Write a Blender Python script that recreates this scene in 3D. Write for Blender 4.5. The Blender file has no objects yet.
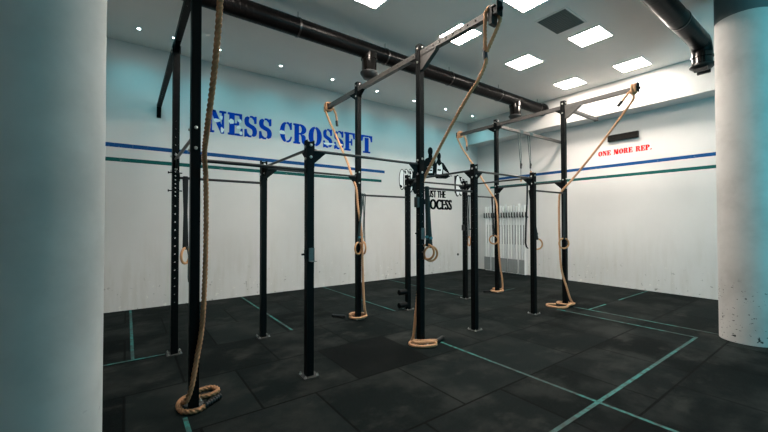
import bpy, bmesh, math, random
from mathutils import Vector, Matrix
random.seed(7)
R = math.radians
C = bpy.context.scene.collection
SC = bpy.context.scene

# ------------------------------------------------------------------ camera
FPX = 354.5
FW = Vector((0.58754, 0.80903, 0.01620)).normalized()
RT = Vector((0.80915, -0.58760, -0.00123)).normalized()
UP = RT.cross(FW).normalized()
RT = FW.cross(UP).normalized()
EYE = Vector((0, 0, 1.8))
cam = bpy.data.cameras.new('camera')
cam.sensor_width = 36.0
cam.lens = FPX / 768 * 36
cam.clip_start = 0.05
cam_o = bpy.data.objects.new('camera', cam)
C.objects.link(cam_o)
cam_o.matrix_world = Matrix(((RT.x, UP.x, -FW.x, EYE.x), (RT.y, UP.y, -FW.y, EYE.y), (RT.z, UP.z, -FW.z, EYE.z), (0, 0, 0, 1)))
SC.camera = cam_o

# ------------------------------------------------------------------ colour management, world
SC.view_settings.view_transform = 'Standard'
SC.view_settings.look = 'None'
SC.view_settings.gamma = 1
SC.view_settings.use_curve_mapping = False
SC.view_settings.exposure = 0.98
PANEL_STRENGTH = 40.0
SPOT_POWER = 20.0
CYAN_POWER = 90.0
w = bpy.data.worlds.new('world'); SC.world = w; w.use_nodes = True
w.node_tree.nodes['Background'].inputs[0].default_value = (0.30, 0.62, 0.80, 1)
w.node_tree.nodes['Background'].inputs[1].default_value = 0.6

# cyan light added for the columns, from an assumed unseen window behind the photographer
def area_light(name, loc, target, sx, sy, power, col):
    l = bpy.data.lights.new(name, 'AREA'); l.shape = 'RECTANGLE'; l.size = sx; l.size_y = sy; l.energy = power; l.color = col
    o = bpy.data.objects.new(name, l); C.objects.link(o); o.location = loc
    o.rotation_euler = (Vector(target) - Vector(loc)).to_track_quat('-Z', 'Y').to_euler()
    return o
WX0, WX1, WZ0, WZ1 = 4.2, 9.8, 0.9, 4.6
area_light('cyan_fill', ((WX0 + WX1) / 2, -3.5, (WZ0 + WZ1) / 2), ((WX0 + WX1) / 2, 0, (WZ0 + WZ1) / 2), WX1 - WX0, WZ1 - WZ0, CYAN_POWER, (0.07, 0.78, 0.92))

# ------------------------------------------------------------------ dimensions
POSTX = [0.540, 1.742, 3.489, 4.691, 6.438, 7.639]
YF, YR = 3.898, 5.624
YW, XW, HC, XB, HB = 8.954, 10.976, 5.504, 10.40, 4.684
XL, YB = -3.6, -3.2
S = 0.085; HS = S / 2
LOW, TALL = 2.74, 4.41

# ------------------------------------------------------------------ materials
def newmat(name):
    m = bpy.data.materials.new(name); m.use_nodes = True
    nt = m.node_tree
    return m, nt, nt.nodes['Principled BSDF']
def plain(name, col, rough=0.5, metal=0.0, noise=0.0, scale=20, bump=0.0, spec=0.5):
    m, nt, b = newmat(name)
    b.inputs['Roughness'].default_value = rough; b.inputs['Metallic'].default_value = metal
    b.inputs['Specular IOR Level'].default_value = spec
    tc = nt.nodes.new('ShaderNodeTexCoord'); n = nt.nodes.new('ShaderNodeTexNoise')
    n.inputs['Scale'].default_value = scale; n.inputs['Detail'].default_value = 4
    nt.links.new(tc.outputs['Object'], n.inputs['Vector'])
    mx = nt.nodes.new('ShaderNodeMix'); mx.data_type = 'RGBA'
    mx.inputs[6].default_value = tuple(c * (1 - noise) for c in col) + (1,)
    mx.inputs[7].default_value = tuple(min(1, c * (1 + noise)) for c in col) + (1,)
    nt.links.new(n.outputs[0], mx.inputs[0]); nt.links.new(mx.outputs[2], b.inputs['Base Color'])
    if bump:
        bp = nt.nodes.new('ShaderNodeBump'); bp.inputs['Strength'].default_value = bump; bp.inputs['Distance'].default_value = 0.002
        nt.links.new(n.outputs[0], bp.inputs['Height']); nt.links.new(bp.outputs[0], b.inputs['Normal'])
    return m
def emit(name, col, strength):
    m, nt, b = newmat(name)
    b.inputs['Base Color'].default_value = (0.8, 0.8, 0.8, 1)
    b.inputs['Emission Color'].default_value = col + (1,); b.inputs['Emission Strength'].default_value = strength
    return m

class N:   # small node-graph helper
    def __init__(s, nt): s.nt = nt
    def val(s, x, sock):
        if isinstance(x, (int, float)): sock.default_value = x
        elif isinstance(x, tuple): sock.default_value = x
        else: s.nt.links.new(x, sock)
    def m(s, op, a, b=0.0, c=0.0):
        n = s.nt.nodes.new('ShaderNodeMath'); n.operation = op
        s.val(a, n.inputs[0]); s.val(b, n.inputs[1])
        if op in ('MULTIPLY_ADD', 'COMPARE'): s.val(c, n.inputs[2])
        return n.outputs[0]
    def noise(s, vec, scale, detail=3, rough=0.5, dim='3D'):
        n = s.nt.nodes.new('ShaderNodeTexNoise'); n.inputs['Scale'].default_value = scale; n.inputs['Detail'].default_value = detail
        n.inputs['Roughness'].default_value = rough
        s.nt.links.new(vec, n.inputs['Vector']); return n.outputs[0]
    def ramp(s, f, a, b, lo=0.0, hi=1.0):
        n = s.nt.nodes.new('ShaderNodeMapRange'); n.interpolation_type = 'SMOOTHSTEP'
        s.val(f, n.inputs[0]); n.inputs[1].default_value = a; n.inputs[2].default_value = b
        n.inputs[3].default_value = lo; n.inputs[4].default_value = hi
        return n.outputs[0]
    def mix(s, f, a, b):
        n = s.nt.nodes.new('ShaderNodeMix'); n.data_type = 'RGBA'
        s.val(f, n.inputs[0]); s.val(a, n.inputs[6]); s.val(b, n.inputs[7]); return n.outputs[2]
    def xyz(s):
        t = s.nt.nodes.new('ShaderNodeTexCoord'); x = s.nt.nodes.new('ShaderNodeSeparateXYZ')
        s.nt.links.new(t.outputs['Object'], x.inputs[0]); return t.outputs['Object'], x.outputs[0], x.outputs[1], x.outputs[2]
    def scaled(s, vec, k):
        n = s.nt.nodes.new('ShaderNodeVectorMath'); n.operation = 'MULTIPLY'; s.nt.links.new(vec, n.inputs[0]); n.inputs[1].default_value = k
        return n.outputs[0]
    def between(s, x, a, b):
        return s.m('MULTIPLY', s.m('GREATER_THAN', x, a), s.m('LESS_THAN', x, b))

BLUE = (0.003, 0.060, 0.20, 1); GREEN = (0.003, 0.085, 0.078, 1)
def wall_paint(name, axis=None, blue=None, green=None, base=(0.64, 0.62, 0.605)):
    """painted plaster with worn scuffs near the floor and the two painted stripes"""
    m, nt, b = newmat(name); g = N(nt)
    vec, x, y, z = g.xyz()
    big = g.noise(vec, 0.8, 4); streak = g.noise(g.scaled(vec, (5, 5, 0.6)), 1.6, 5, 0.65)
    fine = g.noise(vec, 60, 2); spot = g.noise(vec, 9, 3, 0.6)
    base4 = base + (1,)
    dark = tuple(c * k for c, k in zip(base, (0.86, 0.84, 0.80))) + (1,)
    c = g.mix(g.ramp(big, 0.35, 0.7), base4, tuple(v * 0.95 for v in base) + (1,))
    low = g.ramp(z, 2.0, 0.4)                                   # scuffed band people brush against
    c = g.mix(g.m('MULTIPLY', g.m('MULTIPLY', g.ramp(streak, 0.42, 0.68), low), 0.55), c, dark)
    vlow = g.ramp(z, 0.95, 0.1)
    c = g.mix(g.m('MULTIPLY', g.m('MULTIPLY', g.ramp(spot, 0.66, 0.70), vlow), 0.8), c, (0.24, 0.235, 0.22, 1))
    c = g.mix(g.m('MULTIPLY', g.m('MULTIPLY', g.ramp(spot, 0.35, 0.31), vlow), 0.6), c, (0.8, 0.78, 0.72, 1))
    if axis:
        u = x if axis == 'x' else y
        wear = g.ramp(g.noise(vec, 14, 4), 0.2, 0.4, 0.75, 1.0)
        mb = g.m('MULTIPLY', g.between(z, 3.315, 3.40), g.between(u, *blue))
        mg = g.m('MULTIPLY', g.between(z, 3.025, 3.105), g.between(u, *green))
        c = g.mix(g.m('MULTIPLY', mb, wear), c, BLUE); c = g.mix(g.m('MULTIPLY', mg, wear), c, GREEN)
    nt.links.new(c, b.inputs['Base Color']); b.inputs['Roughness'].default_value = 0.85; b.inputs['Specular IOR Level'].default_value = 0.25
    bp = nt.nodes.new('ShaderNodeBump'); bp.inputs['Strength'].default_value = 0.15; bp.inputs['Distance'].default_value = 0.003
    nt.links.new(fine, bp.inputs['Height']); nt.links.new(bp.outputs[0], b.inputs['Normal'])
    return m
M_wall_left = wall_paint('painted_wall_left', 'x', (-9, 6.53), (-9, 6.41))
M_wall_right = wall_paint('painted_wall_right', 'y', (1.6, 8.06), (1.6, 8.37))
M_wall = wall_paint('painted_wall')
M_ceil = plain('ceiling_paint', (0.86, 0.81, 0.765), 0.9, 0, 0.03, 2.0, 0.05, 0.2)

def floor_mat():
    m, nt, b = newmat('rubber_mats'); g = N(nt)
    vec, x, y, z = g.xyz()
    P = 1.09
    ry = g.m('DIVIDE', g.m('SUBTRACT', y, 1.29), P); row = g.m('FLOOR', ry); fy = g.m('SUBTRACT', ry, row)
    odd = g.m('MODULO', g.m('ADD', row, 20.0), 2.0)
    rx = g.m('DIVIDE', g.m('SUBTRACT', g.m('SUBTRACT', x, 1.085), g.m('MULTIPLY', odd, 0.5 * P)), P)
    col = g.m('FLOOR', rx); fx = g.m('SUBTRACT', rx, col)
    ex = g.m('MINIMUM', fx, g.m('SUBTRACT', 1.0, fx)); ey = g.m('MINIMUM', fy, g.m('SUBTRACT', 1.0, fy))
    seam = g.m('LESS_THAN', g.m('MINIMUM', ex, ey), 0.011)
    cmb = nt.nodes.new('ShaderNodeCombineXYZ'); nt.links.new(col, cmb.inputs[0]); nt.links.new(row, cmb.inputs[1])
    wn = nt.nodes.new('ShaderNodeTexWhiteNoise'); wn.noise_dimensions = '3D'; nt.links.new(cmb.outputs[0], wn.inputs['Vector'])
    shade = wn.outputs['Value']
    # the one noticeably blacker mat between the front uprights
    bm_ = g.m('MULTIPLY', g.between(x, 2.18, 3.26), g.between(y, 3.47, 4.56))
    dust = g.noise(vec, 1.3, 5, 0.6); fine = g.noise(vec, 150, 2, 0.7); smear = g.noise(g.scaled(vec, (1.0, 1.5, 1)), 1.9, 6, 0.65)
    c = g.mix(shade, (0.0012, 0.0026, 0.0026, 1), (0.0085, 0.0120, 0.0118, 1))
    c = g.mix(g.m('MULTIPLY', g.ramp(dust, 0.44, 0.68), 0.8), c, (0.0220, 0.0240, 0.0225, 1))
    c = g.mix(g.m('MULTIPLY', g.ramp(smear, 0.52, 0.72), 0.6), c, (0.032, 0.033, 0.030, 1))
    c = g.mix(g.m('MULTIPLY', bm_, 0.85), c, (0.0022, 0.0028, 0.0028, 1))
    c = g.mix(g.m('MULTIPLY', g.ramp(fine, 0.56, 0.75), 0.6), c, (0.05, 0.052, 0.05, 1))
    c = g.mix(g.m('MULTIPLY', seam, 0.8), c, (0.001, 0.001, 0.001, 1))
    nt.links.new(c, b.inputs['Base Color']); b.inputs['Roughness'].default_value = 0.7; b.inputs['Specular IOR Level'].default_value = 0.03
    bp = nt.nodes.new('ShaderNodeBump'); bp.inputs['Strength'].default_value = 0.4; bp.inputs['Distance'].default_value = 0.003
    nt.links.new(g.m('SUBTRACT', fine, g.m('MULTIPLY', seam, 2.0)), bp.inputs['Height']); nt.links.new(bp.outputs[0], b.inputs['Normal'])
    return m
M_floor = floor_mat()

def column_mat():
    m, nt, b = newmat('column_paint'); g = N(nt)
    vec, x, y, z = g.xyz()
    big = g.noise(vec, 2.2, 5, 0.6); chip = g.noise(g.scaled(vec, (1, 1, 1.6)), 15, 3, 0.6); fine = g.noise(vec, 70, 2)
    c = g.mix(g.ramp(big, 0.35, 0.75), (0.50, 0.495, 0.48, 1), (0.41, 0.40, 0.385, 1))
    mask = g.m('MULTIPLY', g.ramp(chip, 0.635, 0.66), g.ramp(z, 1.0, 0.7))
    c = g.mix(mask, c, (0.03, 0.035, 0.035, 1))
    nt.links.new(c, b.inputs['Base Color']); b.inputs['Roughness'].default_value = 0.8
    bp = nt.nodes.new('ShaderNodeBump'); bp.inputs['Strength'].default_value = 0.25; bp.inputs['Distance'].default_value = 0.004
    nt.links.new(g.m('SUBTRACT', big, mask), bp.inputs['Height']); nt.links.new(bp.outputs[0], b.inputs['Normal'])
    return m
M_column = column_mat()
M_column_top = plain('darker_column_top', (0.085, 0.105, 0.11), 0.8, 0, 0.1, 5)  # upper end of the columns, a darker grey than the shaft

M_steel = plain('black_powder_coat', (0.0015, 0.0024, 0.0028), 0.5, 0.0, 0.25, 30, 0.1, 0.10)
M_beam = plain('lit_black_beam', (0.055, 0.050, 0.046), 0.45, 0.0, 0.35, 14, 0.1, 0.6)  # black steel lightened: the panel light on the beams is in the colour
M_bar = plain('pull_up_bar_steel', (0.018, 0.018, 0.019), 0.38, 0.3, 0.3, 25)
M_bolt = plain('zinc_bolt', (0.45, 0.45, 0.43), 0.35, 0.9, 0.15, 60)
M_plate = plain('dusty_base_plate', (0.026, 0.026, 0.024), 0.7, 0.0, 0.6, 40)
M_jhook = plain('galvanised_hook', (0.10, 0.115, 0.118), 0.45, 0.2, 0.3, 30)
M_duct = plain('glossy_dark_duct', (0.0045, 0.004, 0.004), 0.28, 0.0, 0.3, 5, 0.0, 0.07)
M_ductrib = plain('dark_duct_band', (0.010, 0.008, 0.007), 0.32, 0.0, 0.3, 12, 0, .6)
M_outlet = plain('shiny_duct_outlet', (0.014, 0.012, 0.011), 0.15, 0.6, 0.2, 5, 0.0, 0.8)
M_flap = plain('matte_black_outlet', (0.006, 0.006, 0.006), 0.45)
M_wood = plain('pale_wood', (0.50, 0.25, 0.11), 0.45, 0, 0.2, 30)
M_strap = plain('dark_teal_webbing', (0.006, 0.030, 0.034), 0.75, 0, 0.3, 80, 0.2)
M_strapb = plain('black_webbing', (0.006, 0.010, 0.012), 0.75, 0, 0.3, 80, 0.2)
M_buckle = plain('teal_buckle', (0.01, 0.20, 0.26), 0.45)
M_sleeve = plain('black_shrink_sleeve', (0.006, 0.007, 0.008), 0.4, 0, .2, 20, 0, .3)
M_whip = plain('blue_black_whipping', (0.008, 0.020, 0.032), 0.6)
M_frame = plain('white_light_frame', (0.75, 0.74, 0.72), 0.5)
M_grille = plain('grey_green_grille', (0.13, 0.14, 0.13), 0.7)
M_blue = plain('blue_wall_paint', (0.001, 0.050, 0.40), 0.8, 0, 0.15, 12, 0, .08)
M_patch = plain('flat_white', (0.86, 0.86, 0.85), 0.8)
M_red = plain('red_wall_paint', (0.60, 0.003, 0.003), 0.8, 0, 0.1, 12, 0, .08)
M_black = plain('black_wall_paint', (0.002, 0.004, 0.005), 0.8, 0, 0.1, 12, 0, .08)
M_pvc = plain('white_pipe', (0.80, 0.80, 0.79), 0.5, 0, 0.06, 9)
M_pvc2 = plain('grey_pipe', (0.66, 0.67, 0.675), 0.5, 0, 0.06, 9)
M_board = plain('white_backboard', (0.60, 0.60, 0.60), 0.7, 0, 0.08, 6)
M_shade = plain('grey_lower_panel', (0.24, 0.25, 0.25), 0.7, 0, 0.1, 6)
M_heater = plain('black_wall_box', (0.008, 0.007, 0.006), 0.6, 0, 0, 20, 0, .1)
M_panel = emit('panel_diffuser', (1.0, 0.90, 0.80), PANEL_STRENGTH)
M_lens = emit('spot_lens', (0.75, 0.97, 1.0), 30.0)
M_glass, ntg, bg_ = newmat('added_window_glass'); bg_.inputs['Transmission Weight'].default_value = 1; bg_.inputs['Roughness'].default_value = 0.0

def rope_mat(name, a, b_, ):
    m, nt, b = newmat(name); g = N(nt)
    vec, x, y, z = g.xyz()
    n = g.noise(vec, 160, 3, 0.7); n2 = g.noise(vec, 6, 3)
    c = g.mix(n, a, b_); c = g.mix(g.m('MULTIPLY', g.ramp(n2, 0.45, 0.7), 0.35), c, tuple(v * 0.55 for v in a[:3]) + (1,))
    nt.links.new(c, b.inputs['Base Color']); b.inputs['Roughness'].default_value = 0.85; b.inputs['Specular IOR Level'].default_value = 0.2
    bp = nt.nodes.new('ShaderNodeBump'); bp.inputs['Strength'].default_value = 0.6; bp.inputs['Distance'].default_value = 0.002
    nt.links.new(n, bp.inputs['Height']); nt.links.new(bp.outputs[0], b.inputs['Normal'])
    return m
M_rope = rope_mat('manila_rope', (0.42, 0.215, 0.11, 1), (0.68, 0.40, 0.235, 1))
M_rope_dark = rope_mat('shaded_manila_rope', (0.20, 0.10, 0.05, 1), (0.44, 0.24, 0.13, 1))  # shade on the unlit nearest rope put into a darker rope colour

def tape_mat():
    m, nt, b = newmat('worn_teal_tape'); g = N(nt)
    vec, x, y, z = g.xyz()
    wear = g.noise(vec, 11, 5, 0.7); big = g.noise(vec, 1.4, 3)
    f = g.m('MULTIPLY', g.ramp(wear, 0.38, 0.60, 0.15, 1.0), g.ramp(big, 0.38, 0.58, 0.3, 1.0))
    c = g.mix(f, (0.006, 0.009, 0.009, 1), (0.008, 0.17, 0.152, 1))
    nt.links.new(c, b.inputs['Base Color']); b.inputs['Roughness'].default_value = 0.7
    return m
M_tape = tape_mat()

# ------------------------------------------------------------------ mesh helpers
class MB:
    def __init__(s): s.v = []; s.f = []; s.mi = []; s.cur = 0
    def add(s, vs, fs):
        o = len(s.v); s.v += [tuple(v) for v in vs]; s.f += [tuple(o + i for i in f) for f in fs]; s.mi += [s.cur] * len(fs)
    def box(s, x0, x1, y0, y1, z0, z1):
        s.add([(x, y, z) for x in (x0, x1) for y in (y0, y1) for z in (z0, z1)],
              [(0, 1, 3, 2), (4, 6, 7, 5), (0, 4, 5, 1), (2, 3, 7, 6), (0, 2, 6, 4), (1, 5, 7, 3)])
    def prism(s, poly, axis, a, b):
        """poly: 2-D points in the other two axes (order xyz without axis); extruded a..b"""
        def mk(p, t):
            q = list(p); q.insert(axis, t); return tuple(q)
        n = len(poly)
        s.add([mk(p, a) for p in poly] + [mk(p, b) for p in poly],
              [tuple(range(n - 1, -1, -1)), tuple(range(n, 2 * n))] + [(i, (i + 1) % n, n + (i + 1) % n, n + i) for i in range(n)])
    def tube(s, pts, r, n=10, cap=True, prof=None):
        """round tube through pts; r number or list; prof(i, ang, arc) gives a radius factor"""
        pts = [Vector(p) for p in pts]; k = len(pts)
        if not isinstance(r, (list, tuple)): r = [r] * k
        t0 = (pts[1] - pts[0]).normalized(); nrm = t0.orthogonal().normalized()
        arc = 0; vs = []
        for i, p in enumerate(pts):
            t = (pts[min(i + 1, k - 1)] - pts[max(i - 1, 0)]).normalized()
            nrm = (nrm - t * nrm.dot(t)).normalized(); bi = t.cross(nrm)
            if i: arc += (p - pts[i - 1]).length
            for j in range(n):
                a = 2 * math.pi * j / n; q = r[i] * (prof(a, arc) if prof else 1)
                vs.append(p + (nrm * math.cos(a) + bi * math.sin(a)) * q)
        fs = [(i * n + j, i * n + (j + 1) % n, (i + 1) * n + (j + 1) % n, (i + 1) * n + j) for i in range(k - 1) for j in range(n)]
        if cap: fs += [tuple(range(n - 1, -1, -1)), tuple(range((k - 1) * n, k * n))]
        s.add(vs, fs)
    def lathe(s, c, prof, n=24, axis=2):
        vs = []
        for r, h in prof:
            for j in range(n):
                a = 2 * math.pi * j / n; q = [r * math.cos(a), r * math.sin(a)]; q.insert(axis, h)
                vs.append((c[0] + q[0], c[1] + q[1], c[2] + q[2]))
        k = len(prof)
        fs = [(i * n + j, i * n + (j + 1) % n, (i + 1) * n + (j + 1) % n, (i + 1) * n + j) for i in range(k - 1) for j in range(n)]
        fs += [tuple(range(n - 1, -1, -1)), tuple(range((k - 1) * n, k * n))]
        s.add(vs, fs)
    def band(s, pts, wdir, w, t):
        """flat webbing through pts: width w along wdir, thickness t"""
        pts = [Vector(p) for p in pts]; wd = Vector(wdir).normalized(); vs = []; k = len(pts)
        for i, p in enumerate(pts):
            tg = (pts[min(i + 1, k - 1)] - pts[max(i - 1, 0)]).normalized(); nn = tg.cross(wd).normalized()
            for a, b in ((-1, -1), (1, -1), (1, 1), (-1, 1)): vs.append(p + wd * w / 2 * a + nn * t / 2 * b)
        fs = [(i * 4 + j, i * 4 + (j + 1) % 4, (i + 1) * 4 + (j + 1) % 4, (i + 1) * 4 + j) for i in range(k - 1) for j in range(4)]
        fs += [(3, 2, 1, 0), tuple(range(4 * k - 4, 4 * k))]
        s.add(vs, fs)
    def build(s, name, mats, parent=None, smooth=False, bevel=0):
        me = bpy.data.meshes.new(name)
        me.from_pydata(s.v, [], s.f)
        if not isinstance(mats, (list, tuple)): mats = [mats]
        for m in mats: me.materials.append(m)
        me.polygons.foreach_set('material_index', s.mi)
        bm = bmesh.new(); bm.from_mesh(me); bmesh.ops.recalc_face_normals(bm, faces=bm.faces); bm.to_mesh(me); bm.free()
        if smooth:
            me.polygons.foreach_set('use_smooth', [True] * len(me.polygons))
            me.set_sharp_from_angle(angle=R(40))
        o = bpy.data.objects.new(name, me); C.objects.link(o)
        if parent:
            o.parent = parent; pw = Vector((0, 0, 0)); q = parent
            while q: pw += q.location; q = q.parent
            o.location = -pw
        if bevel:
            md = o.modifiers.new('bevel', 'BEVEL'); md.width = bevel; md.segments = 2; md.limit_method = 'ANGLE'
        return o
def thing(name, label, cat, loc=(0, 0, 0), group=None):
    o = bpy.data.objects.new(name, None); C.objects.link(o); o.location = loc; o.empty_display_size = 0.1
    return tag(o, label, cat, group)
def tag(o, label, cat, group=None):
    o['label'] = label; o['category'] = cat
    if group: o['group'] = group
    return o
def struct(o): o['kind'] = 'structure'; return o
def copy_thing(root, loc, label):
    def cp(o, par):
        c = o.copy(); C.objects.link(c)
        if par: c.parent = par
        for ch in list(o.children): cp(ch, c)
        return c
    r = cp(root, None); r.location = loc; r['label'] = label
    return r
def spline(pts, step=0.02):
    """Catmull-Rom through pts, resampled"""
    P = [Vector(p) for p in pts]; P = [P[0] * 2 - P[1]] + P + [P[-1] * 2 - P[-2]]
    out = []
    for i in range(1, len(P) - 2):
        a, b, c, d = P[i - 1:i + 3]
        n = max(2, int((c - b).length / step))
        for j in range(n):
            t = j / n
            out.append(0.5 * ((2 * b) + (c - a) * t + (2 * a - 5 * b + 4 * c - d) * t * t + (3 * b - a - 3 * c + d) * t ** 3))
    out.append(P[-2]); return out
def rope_mesh(mb, pts, r=0.021, step=0.012, n=24):
    step *= 0.6
    prof = lambda a, arc: 0.56 + 0.58 * abs(math.cos(1.5 * (a - arc * 2 * math.pi / 0.125))) ** .8
    mb.tube(spline(pts, step), r, n, True, prof)

# ------------------------------------------------------------------ room shell
m = MB(); m.box(XL, XW, YB, YW, -0.10, 0.0); struct(m.build('floor', M_floor))
m = MB(); m.box(XL, XW + .2, YB, YW + .2, HC, HC + 0.12); struct(m.build('ceiling', M_ceil))
m = MB(); m.box(XL, XW, YW, YW + 0.2, -0.1, HC); struct(m.build('wall_left', M_wall_left))
m = MB(); m.box(XW, XW + 0.2, YB, YW + .2, -0.1, HC); struct(m.build('wall_right', M_wall_right))
m = MB(); m.box(XL - 0.2, XL, YB, YW + .2, -0.1, HC + .12); struct(m.build('wall_far_left', M_wall))
m = MB()
m.box(XL, WX0, YB - 0.2, YB, -0.1, HC + .12); m.box(WX1, XW + .2, YB - 0.2, YB, -0.1, HC + .12)
m.box(WX0, WX1, YB - 0.2, YB, -0.1, WZ0); m.box(WX0, WX1, YB - 0.2, YB, WZ1, HC + .12); struct(m.build('wall_behind', M_wall))
m = MB()
for a, b_ in ((WX0, WX0 + .06), (WX1 - .06, WX1), ((WX0 + WX1) / 2 - .03, (WX0 + WX1) / 2 + .03)): m.box(a, b_, YB - .14, YB - .06, WZ0, WZ1)
m.box(WX0, WX1, YB - .14, YB - .06, WZ0, WZ0 + .06); m.box(WX0, WX1, YB - .14, YB - .06, WZ1 - .06, WZ1)
struct(m.build('added_window_1', M_frame))  # unseen window frame, added along with the cyan light
# deep bulkhead above the recessed lower part of the right wall
m = MB(); m.box(XB, XW, YB, YW, HB, HC); struct(m.build('trim_1', M_wall))

# ------------------------------------------------------------------ columns
def column(x, y, label, r=0.275):
    t = thing('round_column', label, 'column', (x, y, 0))
    m = MB(); m.lathe((x, y, 0), [(r, 0), (r, 4.90)], 64); m.build('shaft', M_column, t, True)
    m = MB(); m.lathe((x, y, 0), [(r, 4.90), (r, HC)], 64); o = m.build('column_top', M_column_top, t, True); o['label'] = 'darker top of the column'
    return t
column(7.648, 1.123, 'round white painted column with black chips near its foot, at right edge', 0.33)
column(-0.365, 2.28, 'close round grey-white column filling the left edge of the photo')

# ------------------------------------------------------------------ ceiling lights
def ceiling_panel(x, y, label):
    t = thing('ceiling_light', label, 'ceiling light', (x, y, HC), 'square lit ceiling panels')
    h = 0.31
    m = MB(); z0, z1 = HC - 0.012, HC + 0.0
    m.box(x - h, x + h, y - h, y - h + .022, z0, z1); m.box(x - h, x + h, y + h - .022, y + h, z0, z1)
    m.box(x - h, x - h + .022, y - h + .022, y + h - .022, z0, z1); m.box(x + h - .022, x + h, y - h + .022, y + h - .022, z0, z1)
    m.build('frame', M_frame, t)
    m = MB(); m.box(x - h + .022, x + h - .022, y - h + .022, y + h - .022, HC - 0.008, HC); m.build('diffuser', M_panel, t)
for x, y, lab in [(3.17, 4.72, 'square lit ceiling panel above the duct, cut by the top edge of the photo'),
                  (5.31, 4.74, 'square lit ceiling panel partly hidden behind the perforated overhead beam'),
                  (7.45, 4.71, 'square lit ceiling panel right of the rope loop, below the dark vent'),
                  (9.59, 4.71, 'square lit ceiling panel farthest back, just above the tall far post'),
                  (5.35, 3.28, 'square lit ceiling panel at the top edge, left of the dark vent'),
                  (7.48, 3.27, 'square lit ceiling panel immediately right of the dark vent'),
                  (9.64, 3.29, 'square lit ceiling panel farthest right, nearest the right duct outlet'),
                  (3.2, 3.28, 'square lit ceiling panel above the middle rope, out of the photo'),
                  (1.03, 4.72, 'square lit ceiling panel above the left frame end, out of the photo'),
                  ]:
    ceiling_panel(x, y, lab)
t = thing('ceiling_vent', 'dark square ventilation grille set in the ceiling between lit panels', 'vent', (6.48, 3.34, HC))
m = MB(); m.box(6.12, 6.84, 3.08, 3.60, HC - .012, HC)
m.build('backing', M_grille, t)
m = MB()
for i in range(13):
    y = 3.105 + i * 0.039; m.box(6.14, 6.82, y, y + .012, HC - .022, HC - .012)
m.build('slat', M_grille, t)['kind'] = 'stuff'
m = MB(); m.box(6.09, 6.87, 3.05, 3.08, HC - .015, HC); m.box(6.09, 6.87, 3.60, 3.63, HC - .015, HC); m.box(6.09, 6.12, 3.08, 3.6, HC - .015, HC); m.box(6.84, 6.87, 3.08, 3.6, HC - .015, HC)
m.build('frame', M_ceil, t)
m = MB(); m.box(6.08, 6.66, 6.60, 6.92, HC - .07, HC); tag(m.build('ceiling_box', M_ceil, None, bevel=.006), 'flat grey box on the ceiling behind the long duct', 'ceiling box')

ords = ['leftmost', 'second from left', 'third from left', 'fourth from left', 'fifth from left', 'sixth from left', 'seventh from left', 'eighth from left', 'rightmost']
for i, x in enumerate([0.16, 0.74, 1.58, 2.93, 4.30, 5.71, 7.09, 8.45, 9.78]):
    small = i == 1
    t = thing('ceiling_spotlight', 'small round recessed spotlight along the left wall, ' + ords[i], 'spotlight', (x, 8.19, HC), 'small spotlights along the left wall')
    r = 0.020 if small else 0.030
    m = MB(); m.lathe((x, 8.19, HC), [(r + .022, 0), (r + .022, -.006), (r, -.010), (r, 0)], 20); m.build('trim_ring', M_frame, t, True)
    m = MB(); m.lathe((x, 8.19, HC), [(r, 0), (r, -.006), (r * .7, -.008)], 20); m.build('lens', M_lens, t)
    if not small:
        l = bpy.data.lights.new('spot', 'SPOT'); l.energy = SPOT_POWER; l.color = (0.28, 0.88, 1.0); l.spot_size = R(150); l.spot_blend = 0.9; l.shadow_soft_size = 0.05
        o = bpy.data.objects.new('lamp', l); C.objects.link(o); o.parent = t; o.location = (0, 0, -0.03); o.rotation_euler = (R(0), 0, 0)

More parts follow.
